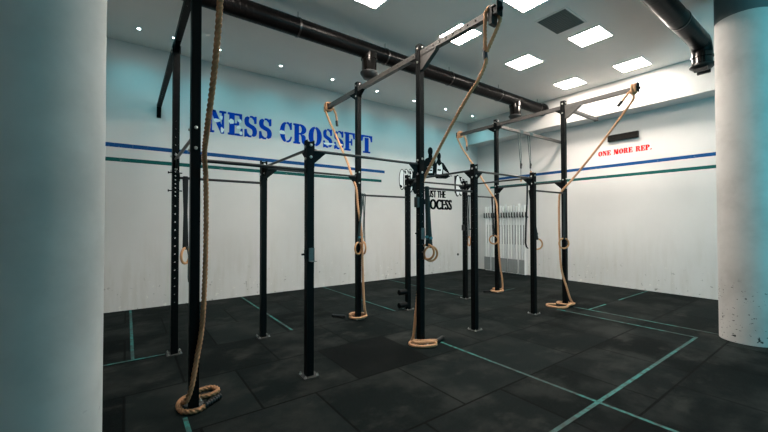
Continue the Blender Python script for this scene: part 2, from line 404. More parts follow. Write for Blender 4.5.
# ------------------------------------------------------------------ air ducts
def duct(y, z, x0, x1, outlets, label, end='flange', r=0.155, rib=.10):
    t = thing('air_duct', label, 'air duct', (x0, y, z))
    prof = [(r, x0)]; x = x0 + 0.3      # pressed seams every few centimetres
    while x < x1 - 0.1:
        prof += [(r, x - .006), (r, x), (r + .0018, x + .003), (r + .0018, x + .009), (r, x + .012), (r, x + .018)]; x += rib
    m = MB(); m.lathe((0, y, z), prof + [(r, x1)], 40, 0); m.build('pipe', M_duct, t, True)
    x = x0 + .8
    while x < x1:
        c = MB(); c.lathe((0, y, z), [(r + .004, x), (r + .010, x + .002), (r + .010, x + .03), (r + .004, x + .032)], 40, 0); c.tube([(x + .016, y, z + r), (x + .016, y, HC)], .006, 8)
        c.build('hanger', M_ductrib, t, True); x += 1.9
    for ox in outlets:
        m = MB(); zb = z - r
        m.lathe((ox, y, zb), [(.165, .10), (.165, -.02), (.15, -.03), (.15, -.25), (.158, -.26), (.158, -.285)], 32)
        o = m.build('outlet', M_outlet, t, True)
        m = MB(); m.lathe((ox, y, zb), [(.150, -.26), (.178, -.275), (.178, -.30), (.11, -.40), (.07, -.415)], 32); m.build('nozzle', M_flap, o, True)
    if end == 'flange':
        m = MB(); m.lathe((0, y, z), [(r, x1 - .09), (r + .03, x1 - .085), (r + .03, x1 - .02), (r + .012, x1), (.02, x1 + .001)], 40, 0); m.build('end_cap', M_ductrib, t, True)
    else:
        m = MB(); pts = [(x1, y, z)]
        for k in range(1, 9):
            a = R(90 * k / 8); pts.append((x1 + .19 * math.sin(a), y, z - .19 * (1 - math.cos(a))))
        m.tube(pts, [r * 1.02] * 9, 32); m.build('elbow', M_duct, t, True)
        m = MB(); ex = x1 + .19; ez = z - .19
        m.lathe((ex, y, ez), [(r * 1.02, 0), (r * 1.02, -.06), (r * 1.12, -.065), (r * 1.12, -.09), (r * 1.0, -.095), (r * 1.0, -.20), (r * 1.12, -.205), (r * 1.12, -.23)], 32); o = m.build('outlet', M_outlet, t, True)
        m = MB(); m.lathe((ex, y, ez), [(r * 1.25, -.225), (r * 1.25, -.25), (r * .9, -.30), (r * .45, -.31)], 32)
        for sx in (-.12, .08): m.box(ex + sx, ex + sx + .05, y - .10, y + .10, ez - .36, ez - .28)
        m.build('nozzle', M_flap, o, True)
    return t
duct(5.90, 5.225, -2.2, 10.34, [3.92, 8.88], 'long dark glossy round air duct crossing the ceiling with two drop outlets')
duct(1.87, 5.20, 1.0, 8.70, [], 'black glossy air duct at top right ending in a downward elbow', 'elbow', .155, .42)

# ------------------------------------------------------------------ the pull-up rig
rig = thing('pull_up_rig', 'large black steel pull-up rig of twelve uprights with overhead beams', 'pull-up rig', (4.09, 4.76, 0))
def perforated(mb, x, y, z0, z1, half, holes, axis=2, hr=0.0125):
    """square tube along z (axis 2) or y (axis 1) with real round holes in all four faces"""
    hs = sorted(h for h in holes if z0 + .03 < h < z1 - .03)
    cuts = [z0] + [(a + b) / 2 for a, b in zip(hs, hs[1:])] + [z1]
    if not hs: cuts = [z0, z1]
    def P(u, w_, v):   # u, w_ cross-section offsets, v along
        return (x + u, y + w_, v) if axis == 2 else (x + u, v, y + w_)
    K = 8
    for f in range(4):
        def Q(s_, v):
            if f == 0: return P(s_, -half, v)
            if f == 1: return P(half, s_, v)
            if f == 2: return P(-s_, half, v)
            return P(-half, -s_, v)
        for i, h in enumerate(hs):
            a, b = cuts[i], cuts[i + 1]
            o = len(mb.v)
            ring = [Q(hr * math.cos(2 * math.pi * k / K + math.pi / 8), h + hr * math.sin(2 * math.pi * k / K + math.pi / 8)) for k in range(K)]
            cor = [Q(half, b), Q(-half, b), Q(-half, a), Q(half, a)]
            vs = ring + cor
            # ring verts 0..7 start at 22.5deg counter-clockwise; corners 8 TR, 9 TL, 10 BL, 11 BR
            fs = [(0, 8, 1), (1, 8, 9, 2), (2, 9, 3), (3, 9, 10, 4), (4, 10, 5), (5, 10, 11, 6), (6, 11, 7), (7, 11, 8, 0)]
            fs = [(0, 1, 8), (1, 2, 9, 8), (2, 3, 9), (3, 4, 10, 9), (4, 5, 10), (5, 6, 11, 10), (6, 7, 11), (7, 0, 8, 11)]
            mb.add(vs, fs)
    e = half
    for v in (z0, z1): mb.add([P(-e, -e, v), P(e, -e, v), P(e, e, v), P(-e, e, v)], [(0, 1, 2, 3)])
low_holes = [0.15 + 0.11 * i for i in range(18)] + [2.16 + 0.055 * i for i in range(10)]
tall_holes = low_holes + [2.75 + 0.11 * i for i in range(14)]
def post(ix, iy):
    x = POSTX[ix]; y = (YF, YR)[iy]; tall = ix in (0, 2, 5); H = (TALL if tall else LOW) if (ix, iy) != (0, 1) else 4.228
    m = MB(); perforated(m, x, y, 0.012, H, HS, tall_holes if tall else low_holes, 2, .0125 if (ix, iy) == (0, 1) else .006)
    p = m.build('post', M_steel, rig)
    m = MB(); m.box(x - .095, x + .095, y - .095, y + .095, 0, .012); m.build('base_plate', M_plate, p, bevel=.002)
    for sx in (-1, 1):
        for sy in (-1, 1):
            m = MB(); m.lathe((x + sx * .073, y + sy * .073, .012), [(.013, 0), (.013, .010), (.006, .012), (.006, .026)], 8); m.build('anchor_bolt', M_bolt, p)
    if tall: bx = [(x - HS - .006, x + HS + .006, y - HS - .004, y - HS, 4.12, min(4.40, H)), (x - HS - .006, x + HS + .006, y + HS, y + HS + .004, 4.12, min(4.40, H))]
    else: bx = [(x - HS - .004, x - HS + .004, y - HS, y + HS, H - .30, H + .02), (x + HS - .004, x + HS + .004, y - HS, y + HS, H - .30, H + .02)]
    for q in bx:
        m = MB(); m.box(*q); m.build('bracket', M_steel, p)
    zs = (4.36 if H > 4.3 else 4.20, 4.16, 2.72, 2.52) if tall else (2.70, 2.56)
    for z in zs:
        m = MB(); m.lathe((x, y - HS - (.004 if tall and z > 4 else 0), z), [(.016, 0), (.016, -.010), (.009, -.016)], 10, 1)
        m.build('bolt', M_bolt, p, True)
        m = MB(); m.lathe((x - HS - .004, y, z - .02), [(.016, 0), (.016, -.010), (.009, -.016)], 10, 0)
        m.build('bolt', M_bolt, p, True)
    return p
for ix in range(6):
    for iy in range(2): post(ix, iy)
ZHI = 2.645
for iy, y in enumerate((YF, YR)):
    for i, z in enumerate((2.41, ZHI, 2.30, ZHI, 2.41)):
        a, b = POSTX[i] + HS, POSTX[i + 1] - HS
        m = MB(); m.tube([(a, y, z), (b, y, z)], .0185, 16)
        o = m.build('pull_up_bar', M_bar, rig, True)
        for e, s_ in ((a, 1), (b, -1)):
            m = MB()
            if z == ZHI:
                m.prism([(e, z + .03), (e + s_ * .03, z + .025), (e + s_ * .165, z - .005), (e + s_ * .165, z - .022), (e + s_ * .02, z - .15), (e, z - .15)], 1, y - .005, y + .005)
                m.box(min(e, e + s_ * .008), max(e, e + s_ * .008), y - .035, y + .035, z - .16, z + .04)
            else:
                m.box(min(e, e + s_ * .008), max(e, e + s_ * .008), y - .035, y + .035, z - .05, z + .05)
            m.build('gusset' if z == ZHI else 'end_plate', M_steel, o)
for i in (0, 1, 3, 4, 5):
    x = POSTX[i]; z = 2.66
    a, b = YF + HS, YR - HS
    m = MB(); m.tube([(x, a, z), (x, b, z)], .018, 16); o = m.build('side_bar', M_bar, rig, True)
    for e, s_ in ((a, 1), (b, -1)):
        m = MB()
        m.prism([(e, z + .03), (e + s_ * .03, z + .025), (e + s_ * .165, z - .005), (e + s_ * .165, z - .022), (e + s_ * .02, z - .15), (e, z - .15)], 0, x - .005, x + .005)
        m.box(x - .035, x + .035, min(e, e + s_ * .008), max(e, e + s_ * .008), z - .16, z + .04)
        m.build('gusset', M_steel, o)
BZ = 4.268; BH = .038
for i in (0, 2, 5):
    x = POSTX[i]; yend = YW - .012 if i == 0 else 6.93; y0 = 2.52
    segs = [(y0, YF - HS), (YF + HS, YR - HS), (YR + HS, yend)]
    for k, (a, b) in enumerate(segs):
        m = MB(); perforated(m, x, BZ, a, b, BH, [a + .06 + .125 * q for q in range(60)], 1, .013)
        o = m.build('overhead_beam', M_beam if i else M_steel, rig)  # same steel throughout; the left beam stays black for its unlit faces
        g = MB()
        if k == 0:
            for sx in (-.032, .026): g.prism([(b, BZ - BH), (b - .33, BZ - BH), (b - .31, BZ - BH - .03), (b - .04, BZ - BH - .21), (b, BZ - BH - .21)], 0, x + sx, x + sx + .006)
            g.add([(x - .032, b - .33, BZ - BH - .012), (x + .032, b - .33, BZ - BH - .012), (x + .032, b - .31, BZ - BH - .03), (x - .032, b - .31, BZ - BH - .03), (x - .032, b - .04, BZ - BH - .21), (x + .032, b - .04, BZ - BH - .21)], [(0, 1, 2, 3), (3, 2, 5, 4)])
            g.build('gusset', M_beam if i else M_steel, o)
            e = MB(); e.box(x - .05, x + .05, a - .014, a, BZ - .07, BZ + .10); e.box(x - .012, x + .012, a - .05, a - .014, BZ - .02, BZ + .02); e.build('end_stop', M_steel, o, bevel=.003)
        elif k == 2:
            g.prism([(a, BZ - BH), (a + .22, BZ - BH), (a + .20, BZ - BH - .02), (a + .03, BZ - BH - .13), (a, BZ - BH - .13)], 0, x - .03, x + .03); g.build('gusset', M_steel, o)
            e = MB()
            if i: e.box(x - .05, x + .05, b, b + .014, BZ - .08, BZ + .07)
            else:
                e.box(x - .04, x + .04, YW - .012, YW, BZ - .24, BZ + .05)
                e.prism([(b, BZ - BH), (b - .10, BZ - BH), (b, BZ - .22)], 0, x - .04, x + .04)
            e.build('end_stop', M_steel, o)
        else:
            for e_, s_ in ((a, 1), (b, -1)):
                g = MB(); g.prism([(e_, BZ - BH), (e_ + s_ * .15, BZ - BH), (e_, BZ - BH - .10)], 0, x - .03, x + .03)
                g.build('gusset', M_steel, o)
for y, x1, z in ((YR, XW - .014, 4.25), (YF, 9.18, 4.27)):
    m = MB(); x0 = POSTX[5] + HS; m.box(x0, x1, y - .036, y + .036, z - .036, z + .036)
    o = m.build('cross_beam', M_beam, rig, bevel=.004)
    m = MB(); m.box(x1, x1 + .012, y - .045, y + .045, z - .045, z + .045); m.build('end_plate', M_beam, o)

# ------------------------------------------------------------------ hooks and pegs fitted to the posts
def jhook(ix, y, z, label, h=.15):
    x = POSTX[ix]
    t = thing('bar_hook', label, 'barbell hook', (x, y - HS - .01, z))
    m = MB(); yf = y - HS
    m.box(x - .025, x - .015, yf - .012, yf - .001, z - h / 2, z + h / 2); m.box(x + HS - .008, x + HS + .002, yf - .012, yf - .001, z - h / 2, z + h / 2)
    m.box(x - .015, x + HS - .008, yf - .012, yf - .001, z + h / 2 - .012, z + h / 2); m.box(x - .025, x + HS + .002, yf - .08, yf - .001, z - h / 2 - .006, z - h / 2)
    m.box(x - .015, x + HS - .008, yf - .008, yf - .001, z - h / 2, z + h / 2 - .012)
    m.build('hook', M_jhook, t, bevel=.002)
    m = MB(); m.box(x - HS - .012, x - HS - .001, y - HS, y + .02, z - h / 2 + .02, z + h / 2 - .02); m.tube([(x - HS - .012, y, z), (x - HS - .05, y, z)], .012, 10)
    m.build('locking_pin', M_steel, t)
jhook(1, YF, 1.42, 'grey metal barbell hook on the nearest short front post')
jhook(2, YF, 1.63, 'silver barbell hook on the tall middle post, above its wooden rings', .16)
def pad(x, y, z, sx, sy, sz, label, name='foam_pad'):
    m = MB(); m.box(x - sx / 2, x + sx / 2, y - sy / 2, y + sy / 2, z - sz / 2, z + sz / 2); tag(m.build(name, M_flap, None, bevel=.006), label, 'rig attachment')
pad(POSTX[2] - HS - .024, YF, 2.085, .045, .07, .15, 'small black block clamped high on the tall middle front post')
pad(POSTX[4] - HS - .021, YR, 1.66, .04, .07, .13, 'small black block on the back post beside the hanging edge-on ring')
for z, l in ((.37, 'upper black storage peg low on the back middle post'), (.11, 'lower black storage peg low on the back middle post')):
    t = thing('storage_peg', l, 'storage peg', (POSTX[3] - HS - .1, YR, z), 'storage pegs low on the back middle post')
    m = MB(); m.lathe((0, YR, z), [(.050, POSTX[3] - HS - .195), (.056, POSTX[3] - HS - .19), (.056, POSTX[3] - HS - .015)], 20, 0); m.build('sleeve', M_steel, t, True)
    m = MB(); m.box(POSTX[3] - HS - .015, POSTX[3] - HS - .001, YR - .04, YR + .04, z - .045, z + .045); m.build('mount', M_steel, t)
for z, l in ((2.47, 'upper thin black locking pin through the left back post'), (2.225, 'lower thin black locking pin through the left back post')):
    m = MB(); m.tube([(POSTX[0] - .085, YR - HS - .012, z), (POSTX[0] + .075, YR - HS - .012, z)], .008, 8); m.lathe((0, YR - HS - .012, z), [(.016, POSTX[0] - .095), (.016, POSTX[0] - .083)], 10, 0)
    tag(m.build('locking_pin', M_steel), l, 'pin')

# ------------------------------------------------------------------ climbing ropes
def collar(mb, p, d, r, L):
    d = Vector(d).normalized(); p = Vector(p); mb.tube([p - d * L / 2, p + d * L / 2], r, 14)
def beam_wrap(x, y, turns=2, r=.021):
    """closed loops of rope round the square beam"""
    pts = []
    h = BH + r + .004
    cs = [(-h, -h), (-h, h), (h, h), (h, -h)]
    cr = .018
    for k in range(4 * turns + 1):
        c = cs[k % 4]; pts.append((x + c[0] * .98, y + .011 * k, BZ + c[1] * .98))
    return pts
def rope(label, x, ybeam, leave, path, handle=None, mat=M_rope, r=.021, step=.02, tail=None, whip=None):
    t = thing('climbing_rope', label, 'climbing rope', (path[-1][0], path[-1][1], 0), 'climbing ropes tied to the overhead beams')
    m = MB(); w_ = beam_wrap(x, ybeam, 1 if whip else 2, r)
    rope_mesh(m, w_ + path if not whip else path, r, step); m.build('rope', mat, t, True)
    if whip:      # spliced eye hanging below the beam
        m = MB(); wp = Vector(whip); h = BH + r + .004
        eye = [wp + Vector((0, .0, 0)), Vector((x - h, ybeam + .09, BZ - .06)), Vector((x - h, ybeam + .07, BZ + .02)), Vector((x - .02, ybeam + .05, BZ + h + .012)), Vector((x + h - .01, ybeam + .02, BZ + .03)),
               Vector((x + h, ybeam - .02, BZ - .05)), Vector((x + .03, ybeam - .04, BZ - .14)), wp + Vector((0.0, -.025, 0.02))]
        rope_mesh(m, eye, r * .95, step)
        m.build('eye_loop', mat, t, True)
        m = MB(); m.box(x - .055, x + .055, ybeam - .0, ybeam + .05, BZ - .15, BZ - BH - .002); m.box(x - .055, x + .055, ybeam - .03, ybeam + .08, BZ + BH + .002, BZ + BH + .03)
        for q in (-.053, .041): m.box(x + q, x + q + .012, ybeam - .0, ybeam + .05, BZ - .10, BZ + BH + .03)
        m.build('beam_clamp', M_flap, t, bevel=.004)
        d = Vector(path[1]) - Vector(path[0])
        m = MB(); collar(m, wp, d, r * 1.35, .12); m.build('whipping', M_whip, t, True)
    if tail:
        m = MB(); rope_mesh(m, tail, r * .95, step); m.build('tail', mat, t, True)
        m = MB(); collar(m, tail[-1], Vector(tail[-1]) - Vector(tail[-2]), r * 1.3, .11); m.build('tail_sleeve', M_sleeve, t, True)
    if handle:
        m = MB(); a, b = Vector(handle[0]), Vector(handle[1]); n = 14
        pts = [a.lerp(b, i / n) for i in range(n + 1)]
        m.tube(pts, [r * (1.32 if i % 2 else 1.02) for i in range(n + 1)], 14); o = m.build('end_sleeve', M_sleeve, t, True); o['label'] = 'black ribbed end sleeve'
x = POSTX[0]
rope('thick brown climbing rope nearest the camera, coiled at the left front post', x, 2.58, None,
     [(x, 2.70, 4.0), (x, 2.78, 3.43), (x, 2.90, 3.10), (x, 3.05, 2.86), (x, 3.25, 2.60), (x + .02, 3.52, 2.42), (.605, 3.74, 2.31), (.625, 3.82, 2.18), (.630, 3.83, 1.72), (.622, 3.83, 1.23), (.600, 3.83, .78), (.555, 3.81, .50), (.515, 3.80, .26), (.478, 3.83, .12), (.462, 3.91, .07),
      (.468, 3.99, .035), (.52, 4.03, .026), (.62, 4.02, .026), (.72, 4.02, .026), (.785, 4.06, .026), (.795, 4.13, .026), (.75, 4.195, .026), (.66, 4.195, .026), (.55, 4.13, .026), (.47, 4.08, .028), (.425, 3.99, .030), (.42, 3.90, .028), (.445, 3.815, .026), (.51, 3.765, .026), (.57, 3.765, .026), (.62, 3.80, .026)],
     ((.62, 3.80, .030), (.79, 3.925, .030)), M_rope_dark, .0215, .012)
x = POSTX[2]
rope('climbing rope looped over the middle beam front end, coiled by the central post', x, 2.58, None,
     [(x, 2.72, 3.80), (x, 2.71, 3.72), (x, 2.82, 3.55), (x, 2.98, 3.40), (x + .02, 3.30, 3.08), (x + .06, 3.75, 2.6), (x + .073, 3.90, 2.42), (x + .066, 3.975, 2.2), (x + .04, 3.975, 1.4), (x + .02, 3.975, .8), (x - .03, 3.975, .40), (x - .06, 3.98, .15), (x - .08, 4.0, .05), (x - .13, 3.99, .028), (x - .15, 3.92, .026),
      (x - .13, 3.84, .026), (x - .05, 3.77, .026), (x + .05, 3.73, .026), (x + .12, 3.71, .030), (x + .135, 3.735, .06), (x + .04, 3.78, .068), (x - .07, 3.83, .068), (x - .125, 3.90, .068), (x - .09, 3.925, .075), (x - .03, 3.85, .078), (x + .10, 3.80, .072), (x + .22, 3.79, .05)],
     ((x + .22, 3.79, .045), (x + .44, 3.88, .035)), M_rope, .021, .02, None, (x, 2.72, 3.82))
def ring_coil(cx, cy, r, z, a0, turns, n=10):
    return [(cx + r * math.cos(R(a0) + 2 * math.pi * k / n), cy + r * math.sin(R(a0) + 2 * math.pi * k / n), z + .040 * (k / n)) for k in range(int(n * turns) + 1)]
y = YR
rope('climbing rope from middle beam back end, ringed around the central back post', x, 6.78, None,
     [(x - .04, 6.84, 4.12), (x - .02, 6.74, 3.93), (x, 6.56, 3.68), (x, 6.32, 3.36), (x - .02, 5.98, 2.95), (x - .075, 5.70, 2.62), (x - .078, 5.56, 2.40), (x - .06, 5.54, 2.1), (x - .02, 5.53, 1.85), (x + .02, 5.52, 1.45), (x + .035, 5.52, .90), (x + .04, 5.50, .5), (x + .06, 5.50, .22), (x + .115, 5.54, .08)] + ring_coil(x, y, .15, .026, -30, 1.6)[1:],
     ((x - .16, y + .20, .03), (x - .33, y + .40, .03)), M_rope, .021, .03,
     [(x + .055, 6.72, 4.22), (x + .06, 6.60, 4.05), (x + .06, 6.56, 3.86)])
x = POSTX[5]
rope('climbing rope slanting from the far right beam end, two coils at post foot', x, 2.54, None,
     [(x, 2.58, 4.12), (x, 2.70, 3.93), (x, 3.17, 3.33), (x, 3.70, 2.72), (x - .06, 3.92, 2.45), (x - .075, 3.97, 2.25), (x - .075, 3.97, 1.4), (x - .07, 3.94, .8), (x - .03, 3.85, .40), (x + .02, 3.80, .15), (x + .12, 3.79, .04)] + ring_coil(x + .02, YF - .0, .165, .026, -35, .9)[1:] +
     [(x - .10, 3.76, .05), (x - .28, 3.74, .03), (x - .42, 3.84, .026), (x - .42, 4.05, .026), (x - .30, 4.12, .026), (x - .17, 4.02, .026)],
     None, M_rope, .021, .03, [(x - .06, 2.58, 4.26), (x - .06, 2.67, 4.18), (x - .06, 2.79, 4.04)])
rope('climbing rope from the far beam back end, small coil at rear corner post', x, 6.80, None,
     [(x - .04, 6.88, 4.13), (x - .02, 6.78, 3.92), (x, 6.60, 3.65), (x, 6.31, 3.26), (x - .05, 5.95, 2.80), (x - .10, 5.70, 2.50), (x - .11, 5.56, 2.30), (x - .09, 5.54, 2.0), (x - .07, 5.53, 1.4), (x - .02, 5.53, .8), (x + .08, 5.53, .32), (x + .12, 5.56, .09)] + ring_coil(x, y, .14, .026, -20, 1.3)[1:],
     ((x - .14, y + .10, .03), (x - .30, y + .20, .03)), M_rope, .021, .03,
     [(x + .055, 6.74, 4.22), (x + .06, 6.66, 4.05), (x + .06, 6.64, 3.84)])

# ------------------------------------------------------------------ gymnastic rings on webbing
def gym_ring(label, top, ring_c, facing, mat=M_strap, buckle_z=None, R_=.105, tail=0.12, name='gymnastic_ring', sdir=None):
    """top: point the webbing hangs from, ring_c: ring centre, facing: horizontal direction (deg) the ring's axis points to"""
    top = Vector(top); c = Vector(ring_c); a = R(facing); ax = Vector((math.cos(a), math.sin(a), 0)); side = Vector((-ax.y, ax.x, 0))
    t = thing(name, label, 'gymnastic ring', (c.x, c.y, c.z - R_), 'wooden rings on webbing straps')
    m = MB(); n = 28; k = 10; vs = []; r = .017
    for i in range(n):
        u = 2 * math.pi * i / n; d = side * math.cos(u) + Vector((0, 0, 1)) * math.sin(u)
        for j in range(k):
            v = 2 * math.pi * j / k; vs.append(c + d * (R_ + r * math.cos(v)) + ax * (r * math.sin(v)))
    m.add(vs, [(i * k + j, ((i + 1) % n) * k + j, ((i + 1) % n) * k + (j + 1) % k, i * k + (j + 1) % k) for i in range(n) for j in range(k)])
    m.build('ring', M_wood, t, True)
    rt = c + Vector((0, 0, R_ + r))
    m = MB(); off = ax * .012
    # webbing goes over the bar and wraps the ring's top
    arc = []
    for q in range(9):
        an = math.pi * q / 8; arc.append(top + off * (1.6 * math.cos(an)) + Vector((0, 0, .022 * math.sin(an))))
    low_ = []
    for q in range(9):
        an = math.pi + math.pi * q / 8; low_.append(rt + Vector((0, 0, -r)) + off * (1.6 * math.cos(an)) + Vector((0, 0, .022 * math.sin(an))))
    pts = arc + [top.lerp(rt, .5) - off * .5] + low_ + [top.lerp(rt, .5) + off * .5] + [arc[0]]
    m.band(pts, sdir or side, .040, .004); m.build('strap', mat, t)
    bz = buckle_z or (rt.z + .18); q = top.lerp(rt, (top.z - bz) / max(.01, top.z - rt.z)) + ax * .02
    m = MB(); m.box(-.021, .021, -.012, .012, -.018, .018); vv = [Vector(v) for v in m.v]
    m.v = [tuple(q + side * v.x + ax * v.y + Vector((0, 0, v.z))) for v in vv]; m.build('buckle', M_buckle if mat is M_strap else M_flap, t)
    if tail:
        m = MB(); s0 = q + side * .01; m.band([s0, s0 + side * .035 + Vector((0, 0, -.12)), s0 + side * .03 + Vector((0, 0, -.30 - tail)), s0 + side * .045 + Vector((0, 0, -.36 - tail))], side, .034, .003); m.build('strap_tail', mat, t)
    return t
P = POSTX
gym_ring('wooden ring hanging left of the nearest tall post, mostly hidden by it', (.655, 5.58, 2.41), (.655, 5.52, 1.34), -35, M_strapb, 1.45, tail=.12, sdir=Vector((1, -.2, 0)))
gym_ring('left of two wooden rings tangled on the central back post', (P[2] + .04, 5.53, 2.30), (P[2] - .08, 5.49, 1.32), 25 - 90, M_strap, 1.52, tail=0)
gym_ring('right of two wooden rings tangled on the central back post', (P[2] + .09, 5.55, 2.30), (P[2] + .06, 5.52, 1.32), 165, M_strap, 1.52, tail=.0)
gym_ring('left of two wooden rings on teal strap at the central front post', (P[2] + .09, 3.86, 2.30), (P[2] + .06, 3.81, 1.36), 20 + 180, M_strap, 1.58, tail=0)
gym_ring('right of two wooden rings on teal strap at the central front post', (P[2] + .12, 3.87, 2.30), (P[2] + .135, 3.82, 1.33), 252, M_strap, 1.56, tail=.0)
gym_ring('wooden ring seen edge-on behind the short second back post', (P[4] + .10, 5.60, 2.41), (P[4] + .085, 5.58, 1.34), 330, M_strapb, 1.62, tail=0)
gym_ring('wooden ring on black strap beside the rear corner post', (P[5] - .22, 5.60, 2.41), (P[5] - .24, 5.54, 1.35), 205, M_strapb, 1.50, tail=0, sdir=Vector((.8, -.6, 0)))
gym_ring('wooden ring half hidden behind the short right front post', (P[4] + .09, 4.02, 2.41), (P[4] + .235, 3.96, 1.35), 235, M_strapb, 1.56, tail=0)
gym_ring('wooden ring hanging flat against the far right front post', (P[5] - .075, 3.86, 2.41), (P[5] - .185, 3.82, 1.34), 236, M_strapb, 1.50, tail=0)
# long loose black strap left of the short right front post
m = MB(); px = P[4] + .02; py = 4.06
m.band([(px + .05, py, 2.62), (px + .035, py, 2.2), (px - .01, py, 1.75), (px - .03, py, 1.38), (px, py, 1.30), (px + .05, py, 1.26)], (1, -.6, 0), .036, .004)
tag(m.build('loose_strap', M_strapb), 'loose black webbing strap hanging left of the short right front post', 'strap')

def suspension(x, zb, zh, label):
    y = YR; t = thing('suspension_strap', label, 'suspension strap', (x, y, zh), 'suspension straps under the far cross beam')
    m = MB(); z = 4.25
    for d in (-.05, .05):
        m.band([(x + d, y + .05, z + .0), (x + d * .7, y + .01, zb + .25), (x + d * .25, y, zb)], (1, 0, 0), .028, .004)
    m.band([(x, y - .04, z + .04), (x, y + .05, z + .04)], (1, 0, 0), .14, .004); m.band([(x, y - .044, z + .04), (x, y - .044, z - .05)], (1, 0, 0), .14, .004)
    m.build('strap', M_strap, t)
    m = MB(); m.box(x - .02, x + .03, y - .015, y + .015, zb - .09, zb + .06); m.box(x + .0, x + .055, y - .012, y + .012, zb - .01, zb + .05); m.build('buckle', M_flap, t, bevel=.006)
    m = MB(); m.band([(x, y, zb - .05), (x, y, zh + .08)], (1, 0, 0), .02, .004); m.build('lower_strap', M_strap, t)
    m = MB(); m.tube([(x, y - .02, zh + .10), (x, y, zh - .04)], .02, 12); o = m.build('handle', M_wood, t, True)
suspension(8.71, 3.34, 2.93, 'left dark suspension strap hanging from the far cross beam')
suspension(9.17, 3.38, 3.12, 'right dark suspension strap hanging from the far cross beam')

# ------------------------------------------------------------------ lettering
def circ(cx, cy, rx, ry, a0, a1, n=14): return [(cx + rx * math.cos(R(a0 + (a1 - a0) * i / n)), cy + ry * math.sin(R(a0 + (a1 - a0) * i / n))) for i in range(n + 1)]
def arc_band(cx, cy, rxo, ryo, rxi, ryi, a0, a1, n=14): return circ(cx, cy, rxo, ryo, a0, a1, n) + circ(cx, cy, rxi, ryi, a1, a0, n)
def rect(x0, y0, x1, y1): return [(x0, y0), (x1, y0), (x1, y1), (x0, y1)]
# heavy stencil serif alphabet on a unit cell; each glyph is a list of simple polygons
S_POLY = [  # spine and two bowls separated by stencil cuts
    [(.06, .70), (.10, .58), (.22, .50), (.62, .38), (.66, .30), (.66, .20), (.60, .10), (.74, .04), (.88, .10), (.95, .22), (.95, .34), (.88, .46), (.74, .54), (.40, .64), (.34, .70), (.34, .80), (.40, .90), (.26, .96), (.12, .90), (.06, .80)],
    [(.46, .92), (.60, .92), (.76, .82), (.80, .66), (.92, .66), (.92, 1.0), (.84, 1.0), (.78, .95), (.62, 1.0), (.46, 1.0)],
    [(.54, .08), (.40, .08), (.24, .18), (.18, .36), (.06, .36), (.06, 0), (.14, 0), (.20, .05), (.38, 0), (.54, 0)]]
GLYPH = {
 'N': [rect(.10, 0, .20, .93), rect(0, 0, .32, .09), [(0, .91), (0, 1), (.36, 1), (.40, .91)], [(.14, .95), (.38, 1), (.88, .12), (.88, 0), (.74, 0)], rect(.78, .22, .88, 1), rect(.64, .91, 1, 1)],
 'E': [rect(.10, 0, .42, 1), rect(0, 0, .12, .09), rect(0, .91, .12, 1), [(.47, .91), (.47, 1), (.94, 1), (.94, .68), (.86, .68), (.78, .91)], [(.47, 0), (.47, .09), (.80, .09), (.90, .34), (.98, .34), (.98, 0)], [(.47, .46), (.47, .55), (.62, .55), (.66, .68), (.73, .68), (.73, .32), (.66, .32), (.62, .46)]],
 'S': S_POLY,
 'C': [arc_band(.50, .5, .50, .50, .16, .42, 100, 260), [(.54, 1.0), (.54, .92), (.68, .90), (.80, .78), (.86, .64), (.95, .64), (.95, 1.0), (.88, 1.0), (.82, .93), (.68, 1.0)], [(.54, 0), (.54, .08), (.70, .10), (.84, .20), (.90, .32), (.97, .26), (.84, .06), (.68, 0)]],
 'R': [rect(.08, 0, .36, 1), rect(0, 0, .10, .09), rect(0, .91, .10, 1), rect(.34, 0, .44, .09), arc_band(.46, .74, .42, .26, .13, .18, -90, 90), rect(.41, .92, .48, 1), rect(.41, .48, .48, .56), [(.48, .48), (.72, .48), (.82, .40), (.86, .10), (.92, .07), (1, .10), (1, .04), (.90, 0), (.72, 0), (.60, .10), (.56, .40)]],
 'O': [arc_band(.5, .5, .50, .50, .16, .42, 97, 263), arc_band(.5, .5, .50, .50, .16, .42, -83, 83)],
 'F': [rect(.10, 0, .42, 1), rect(0, 0, .12, .09), rect(.40, 0, .56, .09), rect(0, .91, .12, 1), [(.47, .91), (.47, 1), (.96, 1), (.96, .66), (.88, .66), (.78, .91)], [(.47, .44), (.47, .53), (.62, .53), (.66, .68), (.73, .68), (.73, .30), (.66, .30), (.62, .44)]],
 'I': [rect(.2, 0, .8, 1), rect(0, 0, 1, .09), rect(0, .91, 1, 1)],
 'T': [rect(.34, 0, .66, .86), rect(.18, 0, .82, .09), rect(.34, .91, .66, 1), [(.30, 1), (.30, .91), (.16, .88), (.09, .66), (0, .66), (0, 1)], [(.70, 1), (.70, .91), (.84, .88), (.91, .66), (1, .66), (1, 1)]],
 'M': [rect(.08, 0, .18, 1), rect(0, 0, .28, .09), rect(0, .91, .14, 1), [(.14, 1), (.36, 1), (.56, .25), (.48, 0)], [(.52, 0), (.60, .22), (.76, 1), (.66, 1)], rect(.66, 0, .92, 1), rect(.58, 0, 1, .09), rect(.66, .91, 1, 1)],
 'P': [rect(.08, 0, .38, 1), rect(0, 0, .50, .09), rect(0, .91, .10, 1), arc_band(.46, .72, .48, .28, .16, .19, -90, 90), rect(.42, .92, .48, 1), rect(.42, .44, .48, .53)],
 '.': [circ(.5, .11, .5, .11, 0, 360, 12)[:-1]],
}
